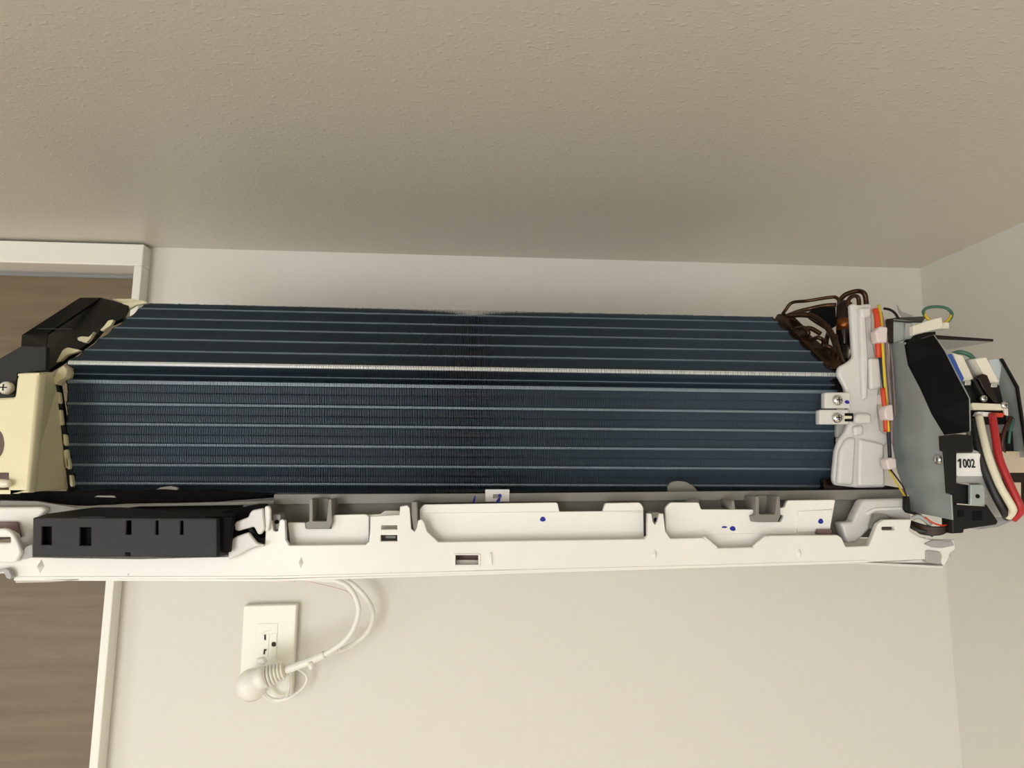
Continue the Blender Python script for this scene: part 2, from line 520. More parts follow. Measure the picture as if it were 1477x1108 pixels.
# coil tubes threading the fins
for y in (462, 490, 520):
    q = on_line(y, T0, R0) - nU * 0.016
    obj('coil_tube', tube_bm([(XF0 - .003, q.x, q.y), (0, q.x, q.y), (XF1 + .003, q.x, q.y)], 0.0035, 8, 2), M['copper'], HX, smooth=True)
for y in (574, 603, 631, 660, 688):
    q = on_line(y, L0, B0) - nL * 0.0165
    obj('coil_tube', tube_bm([(XF0 - .003, q.x, q.y), (0, q.x, q.y), (XF1 + .003, q.x, q.y)], 0.0035, 8, 2), M['copper'], HX, smooth=True)

# --- rear chassis between coil and wall (white shell)
zt = at(679, 470, .70).z; zb = at(679, 800, .52).z
bm = bmesh.new()
sec = [(0.62 - D, zb + 0.012), (0.62 - D, at(679, 540, .62).z), (0.70 - D, zt), (-0.03, zt), (-0.001, zt - 0.02), (-0.001, zb + 0.03), (-0.03, zb + 0.012)]
xs = (at(225, 450, .70).x, at(1100, 450, .70).x)
A = [bm.verts.new((xs[0], y, z)) for y, z in sec]; B = [bm.verts.new((xs[1], y, z)) for y, z in sec]
bm.faces.new(A); bm.faces.new(B[::-1])
for i in range(len(sec)):
    j = (i + 1) % len(sec); bm.faces.new([A[i], B[i], B[j], A[j]])
bmesh.ops.recalc_face_normals(bm, faces=bm.faces[:])
obj('rear_chassis', bm, M['white'], AC, bevel=0.002)

# --- drain tray
tray = plate('drain_tray', [(395, 713), (700, 712), (1000, 709), (1308, 706), (1310, 721), (1000, 722), (700, 725), (395, 728)], .534, .006, M['grey'], AC, label='grey plastic drain tray under the coil')
bm = bmesh.new()
a = [at(395, 712, .56), at(1308, 705, .56), at(1308, 709, .535), at(395, 716, .535)]
hull('tray_floor', a, (0, 0, -0.002), M['dark'], tray)
plate('tray_wall', [(372, 727), (1000, 721), (1312, 719), (1312, 776), (1000, 772), (372, 790)], .541, .004, M['grey'], tray)
plate('tray_lip', [(0, 722), (52, 723), (110, 732), (140, 729), (395, 722), (395, 728), (200, 731), (60, 748), (0, 736)], .525, .004, M['grey'], tray)
# upright clips on the tray
for x0, y0, x1, y1 in ((446, 720, 478, 763), (1090, 716, 1125, 753)):
    c_ = plate('clip', [(x0, y0), (x0 + 5, y0), (x0 + 5, y1 - 11), (x1 - 7, y1 - 11), (x1 - 4, y0), (x1, y0), (x1 + 1, y1 - 9), (x1 - 3, y1), (x0 - 4, y1), (x0 - 6, y1 - 9), (x0, y1 - 11)],
               .512, .024, M['grey'], tray, r=1.5)
    plate('clip_web', rect(x0 + 4, y0 - 1, x1 - 4, y1 - 8), .530, .004, M['grey'], c_)
plate('rib', [(594, 724), (601, 724), (603, 767), (597, 768), (593, 740)], .507, .024, M['grey'], tray, r=1)
plate('rib', [(1055, 722), (1059, 722), (1061, 735), (1057, 735)], .51, .024, M['grey'], tray)
for x, y in ((399, 754), (946, 751)):
    pg = plate('peg', [(x - 6, y - 12), (x + 6, y - 12), (x + 6, y + 7), (x + 3, y + 11), (x - 3, y + 11), (x - 6, y + 7)], .509, .02, M['grey'], tray, r=2)
    c = at(x, y - 1, .5085)
    lathe('peg_hole', c, c + Vector((0, .004, 0)), [(0, .0017), (1, .0017)], M['dark'], pg, seg=12)
# humped ears above the tray
plate('ear', [(964, 711), (963, 703), (967, 696), (977, 693.5), (990, 695), (1001, 702), (1008, 710)], .545, .004, M['grey'], tray, r=3)
plate('ear', [(222, 707), (232, 703), (245, 701), (256, 703), (256, 708)], .545, .004, M['grey'], tray, r=2)
plate('ear', [(985, 724), (1000, 720), (1009, 722), (1009, 727)], .526, .003, M['grey'], tray)
# milky tag with a printed mark
tg = plate('tag', rect(700, 706, 735, 724), .5325, .003, M['white2'], tray, r=1, label='milky tag with blue pen strokes')
tm = plate('tag_mark', rect(711, 713, 723, 719), .5322, .0006, M['grey'], tg)


def ink(px, py, rx, ry, d, parent, rotd=0):
    a = math.radians(rotd)
    pts = []
    for k_ in range(14):
        t = 2 * math.pi * k_ / 14; u, v = rx * math.cos(t) * (1 + .12 * math.sin(3 * t)), ry * math.sin(t)
        pts.append((px + u * math.cos(a) - v * math.sin(a), py + u * math.sin(a) + v * math.cos(a)))
    return plate('ink_mark', pts, d, .0003, M['ink'], parent, bevel=0)


ink(684, 721, 1.6, 6, .5337, tray, 12)
ink(719, 722, 2.4, 4.8, .5321, tg, 25); ink(721, 715, 2.6, 2.6, .5321, tg)

# --- white base frame (front lower chassis)
topl = [(372, 788), (382, 787), (383, 766), (386, 752), (392, 751), (394, 765), (397, 767), (401, 766), (403, 752), (406, 749), (411, 751), (412, 779), (417, 787),
        (527, 786), (532, 782), (534, 762), (534, 745), (576, 743), (577, 731), (587, 729), (591, 733), (593, 763), (598, 767), (601, 762), (603, 751), (608, 749), (612, 754),
        (616, 767), (632, 782), (640, 782), (930, 778), (934, 773), (934, 741), (940, 741), (942, 753), (945, 757), (948, 753), (951, 741), (957, 741), (960, 767), (967, 777),
        (1014, 776), (1033, 791), (1088, 790), (1108, 773), (1208, 772), (1214, 776), (1220, 789), (1253, 788), (1266, 756), (1275, 750), (1315, 749), (1312, 766),
        (1325, 774), (1340, 778), (1377, 779), (1378, 793), (1371, 797), (1367, 808), (1362, 816), (1353, 808), (1333, 807), (1253, 811), (1000, 818), (700, 823), (400, 834), (150, 836.5), (20, 833),
        (12, 820), (0, 822), (-60, 822), (-60, 770), (14, 766), (22, 772), (30, 794), (47, 804), (200, 806), (328, 803)]
slots = [rect(550, 758, 573, 764), rect(549, 772, 573, 781), rect(657, 801, 690, 815), rnd(rect(1272, 760, 1291, 765), 2), rect(-30, 775, 15, 783)]
base = plate('base_frame', topl, .505, .005, M['white'], AC, holes=slots, bevel=.0006, label='white plastic lower frame with notched top edge')
fl = 'white panel of the lower frame'
# body of the base behind the front skin, open to the notches
bm = bmesh.new()
hull('frame_floor', [at(-60, 822, .51), at(1360, 806, .51), at(1372, 800, .64), at(-60, 815, .64)], (0, 0, -0.003), M['white'], base)
hull('frame_bottom', [at(20, 834, .51), at(400, 835, .51), at(1000, 816, .51), at(1253, 808.5, .51), at(1335, 805, .51), at(1335, 775, .66), at(60, 795, .66)], (0, 0, -0.002), M['white'], base)
# inner panels visible through the notches
p1 = plate('inner_panel', [(415, 754), (440, 754), (441, 763), (478, 763), (481, 743), (528, 742), (532, 745), (532, 792), (419, 792)], .517, .004, M['flap'], base, r=2)
plate('inner_panel', [(528, 743), (548, 742), (555, 737), (576, 737), (580, 746), (580, 768), (528, 770)], .522, .004, M['flap'], base, r=2)
plate('inner_panel', rect(545, 763, 580, 772), .516, .003, M['white'], base)
p2 = plate('inner_panel', [(605, 735), (611, 728), (804, 725), (807, 739), (869, 739), (873, 726), (923, 725), (928, 732), (929, 790), (605, 792)], .517, .004, M['flap'], base, r=3)
plate('panel_ridge', [(607, 740), (926, 737), (926, 739.4), (607, 742.4)], .5163, .002, M['flap'], p2)
p3 = plate('inner_panel', [(960, 733), (967, 725), (1008, 725), (1011, 735), (1088, 735), (1091, 753), (1127, 753), (1131, 743), (1122, 743), (1120, 734), (1132, 732), (1136, 722),
                           (1205, 721), (1198, 760), (1197, 780), (1110, 776), (1088, 795), (1033, 795), (960, 790)], .517, .004, M['flap'], base, r=2.5)
plate('panel_ridge', [(1010, 770), (1196, 769), (1196, 771), (1010, 772)], .5163, .002, M['flap'], p3)
plate('panel_ridge', [(1151, 738), (1201, 735), (1197, 766), (1150, 768)], .5158, .002, M['flap'], p3)
for a_ in ((783, 749, 4, 3.6, .5167, p2), (1045, 760.5, 4, 1.4, .5167, p3), (1057, 762.5, 4.2, 3.4, .5167, p3, 15), (1184, 752, 3.6, 3.8, .5155, p3)):
    ink(*a_)
# tapered funnel duct at the right
fn = plate('drain_duct', [(1213, 754), (1231, 753), (1234, 744), (1246, 721), (1310, 719), (1316, 752), (1280, 745), (1268, 744), (1254, 764), (1236, 783), (1222, 784)], .52, .012, M['white2'], base, r=4, bevel=.002)
plate('duct_rim', [(1250, 739), (1262, 733), (1312, 731), (1312, 735), (1264, 737), (1252, 744)], .5185, .003, M['white'], fn, r=1)
plate('duct_hook', [(1262, 742), (1280, 743), (1282, 749), (1268, 756), (1258, 764), (1256, 762)], .513, .004, M['grey'], fn, r=1)
plate('foot', rect(1180, 764, 1200, 771), .512, .006, M['mauvebrown'], base)
# slanted beads at recess corners
for q in ([(1014, 775), (1018, 775), (1036, 790), (1032, 792)], [(1086, 789), (1104, 773), (1108, 774), (1090, 791)]):
    plate('bead', q, .5035, .003, M['white'], base)
# leaf-shaped nubs
for x, y, s in ((434, 812, 1), (707, 804, .8), (945, 800, 1), (1153, 798, 1), (59, 817, 1.2), (185, 829, .4), (567 + 236, 822, .35), (880 - 317, 826, .35), (1115, 812, .4)):
    c = at(x, y, .505)
    bm = bmesh.new()
    hw, hh, pr = .0024 * s, .0052 * s, .003 * s
    v = [bm.verts.new(c + Vector(q)) for q in ((-hw, .0005, 0), (0, .0005, hh), (hw, .0005, 0), (0, .0005, -hh), (-hw * .3, -pr, 0))]
    for f in ((0, 1, 4), (1, 2, 4), (2, 3, 4), (3, 0, 4)): bm.faces.new([v[i] for i in f])
    bm.faces.new([v[3], v[2], v[1], v[0]]); bmesh.ops.recalc_face_normals(bm, faces=bm.faces[:])
    obj('nub', bm, M['white'], base, bevel=.0004)
# window frame rim + inside stub
plate('slot_rim', rnd(rect(654, 799, 693, 818), 2), .504, .002, M['white'], base, holes=[rect(657, 801, 690, 815)])
plate('slot_stub', rect(658, 808, 690, 816), .512, .003, M['white2'], base)
plate('slot_stub', rect(556, 773, 571, 777), .511, .003, M['grey'], base)
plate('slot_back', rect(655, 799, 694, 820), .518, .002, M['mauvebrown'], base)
plate('lug', [(706, 799), (709, 797), (710, 815), (706, 815)], .5035, .003, M['white'], base)
# bottom edge lip along frame
hull('bottom_bead', [at(20, 832, .5045), at(400, 831, .5045), at(1000, 815.5, .5045), at(1253, 808, .5045), at(1253, 811, .5045), at(1000, 818.3, .5045), at(400, 834.6, .5045), at(20, 836, .5045)], (0, .002, 0), M['white'], base, bevel=.0003)
# right corner catch
ct = plate('corner_catch', [(1336, 795), (1340, 794), (1356, 796), (1359, 802), (1357, 814), (1340, 812), (1336, 808)], .5035, .010, M['greypl'], base, r=1.5)
plate('corner_lip', [(1333, 785), (1345, 779), (1374, 781), (1377, 787), (1360, 791), (1345, 790)], .5038, .003, M['greypl'], base, r=2)
hull('corner_gusset', [at(1240, 811, .506), at(1362, 817, .506), at(1345, 806, .52), at(1260, 808, .52)], (0, .002, -.002), M['white2'], base)
# left end pieces
plate('end_block', [(-60, 732), (60, 731), (66, 736), (52, 750), (48, 790), (28, 789), (23, 771), (20, 757), (-60, 757)], .52, .012, M['white'], base, r=3, bevel=.0015)
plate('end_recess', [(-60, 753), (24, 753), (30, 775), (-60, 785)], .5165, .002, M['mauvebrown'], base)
plate('end_hoop', [(-20, 764), (8, 762), (18, 768), (26, 782), (31, 798), (22, 812), (-20, 812)], .5, .004, M['white'], base, r=5, holes=[rnd(rect(-15, 775, 15, 783), 2)], bevel=.0012)
plate('end_leaf', [(28, 806), (31, 796), (39, 788), (47, 785), (47, 803), (35, 807)], .503, .003, M['greypl'], base, r=2)
plate('end_foot', [(-20, 826), (8, 820), (13, 823), (17, 832), (14, 836), (9, 834), (5, 825), (-20, 829)], .5, .004, M['greypl'], base, r=1)
hull('end_gusset', [at(20, 833, .507), at(112, 837, .507), at(70, 840, .52), at(22, 841, .52), ], (0, .003, 0), M['white2'], base)

# --- left hooks beside the black box
hk = plate('hook', [(338, 757), (340, 753), (358, 746), (360, 740), (364, 736), (379, 733), (382, 763), (376, 771), (372, 771), (366, 760), (344, 766), (339, 765)], .499, .004, M['white2'], base, r=2, bevel=.001)
plate('hook', [(329, 782), (340, 774), (358, 768), (370, 783), (382, 787), (360, 792), (331, 808), (329, 806)], .4975, .004, M['white2'], base, r=2, bevel=.001)
plate('post', [(381, 733), (383, 730), (388, 730), (390, 735), (390, 750), (387, 766), (382, 768)], .501, .004, M['white'], base, r=2, bevel=.001)

# --- black louver motor box
d0 = .484
hs = [rect(60, 760, 74, 786), rect(115, 761, 131, 787), rect(182, 746, 189, 771), rect(224.5, 746, 228, 771), rect(260, 746, 264, 771), rect(180, 797, 188, 802.5)]
bbox = plate('motor_box', [(47.5, 749), (50, 746.5), (313, 748), (313, 804), (47, 803)], d0, .003, M['blackbox'], AC, holes=hs[:2] + [rect(182, 751, 189, 771), rect(224.5, 751, 228, 771), rect(260, 751, 264, 771)], bevel=.0007, label='black plastic motor box on the lower frame')
FT = [at(50, 747, d0), at(313, 748, d0), at(336, 747, .506), at(352, 727, .533), at(155, 729, .533), at(68, 741, .505)]
hull('box_top', FT, (0, 0, -.0018), M['blackbox'], bbox, label='glossier top face')
hull('box_side', [at(313, 748, d0), at(336, 747, .506), at(329, 800, .506), at(313, 804, d0)], (.001, .002, 0), M['black'], bbox)
hull('box_side', [at(47.5, 747, d0), at(68, 741, .506), at(68, 795, .506), at(47.5, 803, d0)], (.001, .002, 0), M['black'], bbox)
plate('box_interior', [(56, 745), (335, 746), (330, 797), (56, 797)], .490, .006, M['dark'], bbox)
plate('box_notch', hs[5], d0 - .0003, .0008, M['dark'], bbox)  # dark plate on the face stands in for a shaded notch
plate('box_ridge', [(115, 745), (150, 745), (156, 747), (112, 747)], d0 - .0004, .003, M['black'], bbox)
plate('gear_cover', [(322, 737), (372, 727), (384, 727), (384, 790), (372, 790), (330, 799)], .515, .005, M['dark'], bbox)
hull('link_arm', [at(341, 733, .523), at(354, 733, .523), at(352, 746, .523), at(348, 746, .523)], (0, .003, 0), M['blackw'], bbox)
hull('crank', [at(356, 762, .507), at(362, 760, .507), at(375, 776, .507), at(381, 776, .507), at(382, 787, .507), at(371, 786, .507)], (0, .003, 0), M['black'], bbox)

# --- black foam seal at the bottom left of the coil
fm = [(-40, 708), (60, 709), (108, 709), (150, 706), (170, 708), (200, 707), (235, 706), (262, 708), (300, 706), (330, 709), (394, 712), (395, 718), (300, 725), (180, 727), (140, 730), (108, 730), (52, 724), (-40, 721)]
foam = plate('foam_seal', fm, .541, .014, M['foam'], AC, r=3, bevel=.002, label='matt black foam seal')
plate('seal_clip', [(136, 717), (140, 715), (164, 715), (167, 718)], .54, .003, M['greypl'], foam)

# --- left end: cream bracket
d1, d2 = .507, .556
CB = [(-40, 575), (21, 573), (24, 545), (28, 538), (57, 537), (41, 711), (-40, 711)]
hole = [rnd([(-34, 640 - 22), (-6, 618), (2, 626), (5, 640), (2, 654), (-6, 662), (-34, 662)], 5), rect(-30, 682, 11, 709)]
brk = plate('end_bracket', CB, d1, .010, M['cream'], AC, holes=hole, r=4, bevel=.002, label='cream plastic bracket at the left end of the coil')
hull('bracket_side', [at(56, 538, d1 + .002), at(77, 537, .545), at(82, 560, .549), at(99, 706, d2), at(41, 710, d1 + .002)], (-.003, 0, 0), M['cream'], brk, bevel=.001)
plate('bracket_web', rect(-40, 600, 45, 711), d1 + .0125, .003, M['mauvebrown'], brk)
hull('bracket_top', [at(26, 539, d1), at(57, 538, d1), at(77, 537, .545), at(40, 537, .545)], (0, 0, -.002), M['cream'], brk, bevel=.0005)
c = at(-8, 697, d1 - .001); e = at(15, 698, d1 - .004)
lathe('pin', c, e, [(0, .003), (.6, .0032), (.9, .0026), (1, .0012)], M['natural'], brk)
# notched strip between bracket and coil: black with cream teeth
st = hull('tube_sheet', [at(77, 545, .554), at(84, 543, .556), at(110, 706, .566), at(102, 712, .566), at(97, 706, .562)], (0, .004, 0), M['black'], AC)
for i, (x, y) in enumerate(((83.5, 574), (87, 600), (92.5, 635), (97, 669), (101.5, 694))):
    if i % 2 == 0 or i == 3:
        pts = rnd([(x - 2, y - 9), (x + 1.5, y - 8), (x + 3.5, y + 6), (x + 1.5, y + 9), (x - 1, y + 6)], 2)
        plate('tooth', pts, .55, .004, M['cream'], st)
    else:
        plate('tooth', rnd([(x - 4, y - 8), (x, y - 9), (x + 2.5, y + 12), (x - 1, y + 14)], 1.5), .55, .004, M['cream'], st)
plate('tooth', rnd([(92 - 1, 650), (96, 648), (99, 672), (95, 676)], 1.5), .55, .004, M['cream'], st)
plate('tooth', [(77, 548), (83, 533), (92, 527), (97, 535), (94, 545), (84, 549), (80, 556)], .545, .01, M['cream'], st, r=3)
# --- black upper left cover
def dl(py):                                 # depth of the slanted upper section at that height
    t = min(1, max(0, (540 - py) / 100.0)); return .545 + t * .115


rim = [(66, 536), (101, 514), (136, 489), (152, 468), (176, 462), (186, 440)]
inner = [(66, 536), (67, 498), (69, 481), (146, 429), (186, 440), (176, 460), (152, 470), (134, 490), (101, 514)]
cov = hull('end_cover', [at(x, y, dl(y) - .004) for x, y in inner], (0, .004, -.002), M['black'], AC, label='black plastic cover at the upper left')
outer = [(69, 481), (31, 484), (31, 500), (115, 429), (146, 429)]
hull('cover_top', [at(30, 500, .548), at(31, 483, .556), at(115, 429, .64), at(146, 429, .655), at(69, 481, .585), at(66, 501, .545)], (-.001, .003, -.001), M['black'], cov)
hull('cover_plate', [at(-40, 541, .535), at(0, 517, .535), at(31, 499, .535), at(67, 500, .535), at(66, 535, .535), at(25, 538, .535), at(21, 574, .535), at(-40, 574, .535)], (0, .005, 0), M['blackbox'], cov)
hull('cover_rib', [at(50, 473.5, .573), at(105, 474, .573), at(105, 475.3, .573), at(50, 474.8, .573)], (0, .001, 0), M['blackbox'], cov, bevel=0)
screw(5.5, 559, .528, 9, AC, M['natural'])
# cream tabs along slanted top edge
for pts, dd in (([(150, 470), (156, 462), (164, 461), (160, 469), (147, 478), (144, 476)], .61), ([(111, 487), (117, 485), (128, 486), (136, 478), (130, 489), (124, 495), (112, 491)], .585),
                ([(90, 505), (97, 501), (116, 505), (110, 508), (96, 512), (86, 522), (80, 524)], .56), ([(176, 437), (205, 433), (214, 437), (196, 440), (184, 447), (178, 446)], .655), ([(160, 431), (192, 431), (210, 437), (186, 442)], .665)):
    plate('tab', pts, dd, .004, M['cream'], st, r=2)

# --- right end: milky tube-sheet cover
RC = [(1227, 440), (1231, 437), (1240, 440), (1250, 438), (1259, 438), (1258, 470), (1263, 512), (1269, 514), (1273, 560), (1268, 566), (1267, 590), (1271, 622), (1282, 626), (1284, 640), (1276, 643),
      (1278, 703), (1240, 704), (1205, 700), (1202, 690), (1206, 650), (1211, 634), (1220, 622), (1226, 606), (1222, 585), (1220, 560), (1212, 545), (1209, 540), (1211, 529), (1224, 522), (1232, 515), (1230, 487)]
rc = plate('tube_cover', RC, .538, .006, M['white2'], AC, r=4, bevel=.0035, label='milky white plastic cover at the right end of the coil')
plate('cover_ridge', [(1240, 444), (1249, 443), (1253, 515), (1252, 576), (1245, 578), (1242, 500)], .534, .006, M['white2'], rc, r=3, bevel=.0025)
plate('cover_ridge', [(1254, 516), (1270, 516), (1273, 560), (1256, 562)], .533, .006, M['white2'], rc, r=4, bevel=.002)
plate('cover_boss', [(1233, 600), (1238, 596), (1258, 597), (1258, 611), (1238, 611), (1233, 607)], .532, .008, M['white2'], rc, r=3, bevel=.002)
plate('cover_boss', [(1232, 615), (1246, 613), (1246, 628), (1233, 629)], .534, .006, M['white2'], rc, r=3, bevel=.0025)
plate('cover_boss', [(1240, 444), (1258, 442), (1258, 457), (1244, 459)], .533, .007, M['white2'], rc, r=4, bevel=.002)
plate('cover_skirt', [(1222, 632), (1236, 630), (1232, 700), (1208, 698), (1212, 650)], .534, .008, M['white2'], rc, r=5, bevel=.0035)
plate('cover_skirt', [(1240, 632), (1276, 640), (1277, 702), (1238, 702)], .535, .007, M['white2'], rc, r=5, bevel=.0035)
for (x0, y0, x1, y1) in ((1190, 566, 1227, 589), (1182, 591, 1225, 612)):
    tb = plate('screw_tab', rnd(rect(x0, y0, x1, y1), 2.5), .530, .007, M['white2'], rc, bevel=.001)
screw(1210, 577, .527, 8, rc); screw(1209.5, 602.5, .527, 8, rc)
ink(1222, 580, 3.4, 2.6, .5297, rc, 20)
plate('tab_slot', rect(1219, 596, 1231, 608), .5293, .001, M['dark'], rc)
plate('tab_latch', rect(1217, 600, 1229, 604), .528, .003, M['whitew'], rc)
plate('cover_lug', [(1207, 612), (1222, 612), (1220, 622), (1212, 633), (1207, 630)], .545, .004, M['greypl'], rc, r=2)  # light grey lug below the screw tabs
plate('end_gap', [(1196, 528), (1214, 528), (1226, 545), (1226, 566), (1198, 566)], .566, .004, M['black'], HX)  # black plate added to darken the open gap at the coil end
tube('bend', [(1211, 551, .552), (1216, 549, .545), (1220, 556, .545), (1219, 566, .55)], 3, M['copper'], AC)

# --- copper pipes
pl = 'bent brown copper pipe'
def pipe(pts, r, m=None): return tube('pipe', pts, r, m or M['copper'], AC)
pipe([(1129, 453, .665), (1134, 446, .66), (1143, 436.5, .655), (1165, 434, .64), (1197, 429, .63), (1207, 430, .625), (1212, 440, .62), (1213, 460, .62)], 2.6)
pipe([(1211, 450, .62), (1211, 436, .62), (1217, 427, .615), (1226, 422.5, .61), (1238, 420, .605), (1246, 423, .60), (1249, 433, .60), (1250, 460, .60)], 3.7)
pipe([(1223, 446, .59), (1224, 433, .59), (1231, 427, .59), (1238, 430, .59), (1239, 446, .59)], 3.2)
pipe([(1135, 456, .65), (1150, 450, .645), (1170, 445, .64), (1190, 441, .63), (1206, 440, .625)], 3.4)
pipe([(1138, 455, .645), (1156, 454, .635), (1174, 457, .625), (1190, 469, .61), (1200, 483, .60), (1206, 499, .59), (1210, 520, .575)], 4.6)
pipe([(1141, 458, .65), (1148, 464, .65), (1158, 473, .64), (1170, 474, .635), (1184, 482, .63)], 3.6)
pipe([(1150, 474, .625), (1160, 473, .615), (1166, 480, .61), (1162, 486, .615)], 3.2)
pipe([(1171, 490, .60), (1180, 487, .59), (1188, 492, .59), (1186, 500, .6)], 3.2)
pipe([(1186, 505, .585), (1194, 500, .575), (1202, 506, .575), (1200, 516, .58)], 3.6)
pipe([(1196, 478, .62), (1192, 492, .61), (1194, 505, .60), (1206, 520, .58)], 3.6)
pipe([(1206, 484, .60), (1208, 500, .585), (1215, 522, .57), (1222, 526, .565)], 3.2)
pipe([(1233, 470, .60), (1232, 500, .59), (1226, 522, .575)], 3)
k_ = .61 / FPX
a, b = at(1219, 434, .61), at(1218, 505, .61)
vs_ = lathe('accumulator', a, b, [(0, 5 * k_), (.05, 10 * k_), (.12, 12 * k_), (.9, 12 * k_), (.97, 9 * k_), (1, 5 * k_)], M['vessel'], AC, label='dark brown refrigerant vessel')
a2, b_ = at(1219, 461, .61), at(1219, 477, .61)
lathe('band', a2, b_, [(0, 12.7 * k_), (1, 12.7 * k_)], M['copperband'], vs_)
tube('pipe', [(1217, 500, .605), (1217, 512, .60), (1219, 524, .59)], 7, M['vessel'], AC)
plate('pipe_wrap', [(1172, 447), (1186, 441), (1206, 438), (1208, 470), (1200, 474), (1184, 464), (1172, 456)], .632, .012, M['foam'], AC, r=3, bevel=.002)
hull('coil_end', [at(1121, 453, .672), at(1133, 452, .664), at(1214, 522, .564), at(1214, 532, .562), at(1196, 532, .566)], (.001, .01, -.004), M['copper'], AC)
plate('dark_strip', [(1188, 692), (1203, 688), (1300, 704), (1304, 712), (1188, 708)], .548, .006, M['vessel'], AC)  # dark brown strip between the tube cover and the tray

# --- loom of wires down the right side
def wire(pts, r, m, lab=None): return tube('wire', pts, r, m, AC, lab)
wire([(1262, 446, .531), (1265, 460, .529), (1266, 490, .529), (1267, 516, .531)], 4.2, M['orange'], 'orange-red wire')
wire([(1273, 560, .528), (1276, 590, .528), (1278, 623, .53)], 3.4, M['orange'], 'orange-red wire')
wire([(1267, 440, .534), (1271, 460, .531), (1273, 500, .528), (1277, 560, .528), (1282, 623, .528)], 1.9, M['yellow'], 'yellow wire')
wire([(1270, 450, .534), (1277, 480, .532), (1280, 530, .531), (1285, 590, .531), (1286, 640, .531)], 2.4, M['mauve'], 'mauve wire')
wire([(1268, 500, .533), (1273, 540, .531), (1279, 590, .531), (1283, 650, .531), (1284, 680, .531)], 2.6, M['navy'], 'navy wire')
wire([(1284, 496, .535), (1288, 540, .534), (1291, 600, .534)], 1.4, M['mauve'])  # thin strand added in place of a reflection on the steel side
wire([(1282, 678, .53), (1294, 698, .522), (1306, 717, .515)], 1.3, M['yellow'], 'thin yellow wire')
wire([(1285, 678, .532), (1297, 694, .525), (1303, 703, .52), (1307, 716, .517)], 1.2, M['brown'])
for q, dd in (([(1263, 478), (1270, 470), (1281, 472), (1280, 494), (1266, 494)], .523), ([(1276, 592), (1279, 585), (1288, 583), (1290, 607), (1278, 605)], .522), ([(1278, 664), (1283, 660), (1293, 661), (1294, 676), (1282, 678)], .522),
              ([(1273, 568), (1277, 568), (1277, 584), (1273, 582)], .53)):
    plate('wire_clip', q, dd, .009, M['pinkpl'], AC, r=2.5, bevel=.0012)
wire([(1275, 445, .56), (1284, 447, .555), (1291, 452, .55), (1296, 460, .545)], 2, M['blackw'])

# --- electrical box
X0 = at(1373, 700, .480).x
def ax(px, py): return at_x(px, py, X0)
side = [(1283, 494), (1305, 494), (1306, 510), (1311, 525), (1329, 559), (1331, 563), (1345, 595), (1351, 602), (1364, 627), (1357, 632), (1359, 655), (1366, 712), (1371, 714), (1373, 750), (1313, 738), (1311, 716), (1305, 708), (1294, 680), (1287, 640), (1284, 600)]
eb = hull('electrical_box', [ax(*q) for q in side], (.0012, 0, 0), M['steel'], AC, 'grey steel box side carrying the control electronics', bevel=0)
X1 = X0 + .024
def depthx(px, X, py=560):
    return at_x(px, py, X).y + D
L_ = [(1306, 496), (1311, 525), (1329, 559), (1345, 595), (1364, 626)]
R_ = [(1399, 622), (1398, 575), (1380, 541), (1363, 507), (1347, 483)]
pts = []
for q in L_: pts.append(ax(*q) + Vector((-.0006, -.0028, 0)))
for q in R_: pts.append(at_x(q[0], q[1], pts[0].x + .0245))
cov2 = hull('insulating_cover', pts, (.0, .004, -.001), M['dark'], eb, label='matt black insulating sheet')
Rr = [(1347, 483), (1363, 507), (1398, 575), (1399, 622)]
P = [at_x(q[0], q[1], pts[0].x + .0245) for q in Rr]
hull('cover_rim', P + [p + Vector((.0008, 0, 0)) for p in P[::-1]], (0, .03, 0), M['steel'], cov2, bevel=0)
hull('cover_flange', [at(1322, 481, .532), at(1350, 478, .532), at(1350, 494, .528), at(1306, 498, .53)], (0, .01, 0), M['black'], cov2)
for q in ((1354, 663),):
    c = ax(*q); lathe('screw', c + Vector((.0005, 0, 0)), c - Vector((.003, 0, 0)), [(0, .0042), (.5, .0042), (.85, .003), (1, .001)], M['chrome'], eb)
# upper metal clamp and connector
plate('clamp', [(1281, 461), (1290, 460), (1316, 463), (1318, 488), (1289, 495), (1281, 490)], .535, .006, M['steel'], eb, bevel=.0008)
plate('clamp_edge', [(1280, 460), (1289, 459), (1289, 495), (1285, 495), (1281, 488)], .533, .003, M['vessel'], eb)
hull('clamp_top', [at(1281, 461, .533), at(1290, 458, .55), at(1336, 456, .56), at(1330, 464, .535), at(1310, 464, .533)], (0, 0, -.0012), M['blackw'], eb)
plate('bracket_fold', rect(1306, 466, 1317, 489), .533, .003, M['greypl'], eb)
cn = plate('connector', [(1317, 470), (1340, 462), (1359, 457), (1361, 473), (1340, 478), (1318, 484)], .528, .012, M['natural'], eb, r=1, bevel=.0008, label='off-white plug connector')
plate('connector_latch', rect(1360, 465, 1369, 474), .532, .008, M['natural'], cn, r=1)
wl = tube('earth_wire', [(1343, 464, .535), (1334, 455, .537), (1332, 449, .54), (1338, 444, .543), (1352, 442.5, .545), (1366, 445, .545), (1373, 453, .543), (1369, 462, .54), (1360, 468, .537)], 2.4, M['green'], eb, 'green and yellow looped earth wire')
tube('yellow_stripe', [(1344, 465, .5345), (1336, 457, .5355), (1333.5, 451, .5385)], 2.0, M['yellow'], wl)
tube('yellow_stripe', [(1371.5, 455, .5405), (1368, 461, .5385), (1362, 466, .5365)], 2.0, M['yellow'], wl)
hull('plastic_film', [at(1294, 440, .56), at(1300, 449, .555), at(1318, 456, .55), at(1302, 458, .55), at(1297, 452, .555)], (0, .0006, 0), M['greypl'], eb, bevel=0)
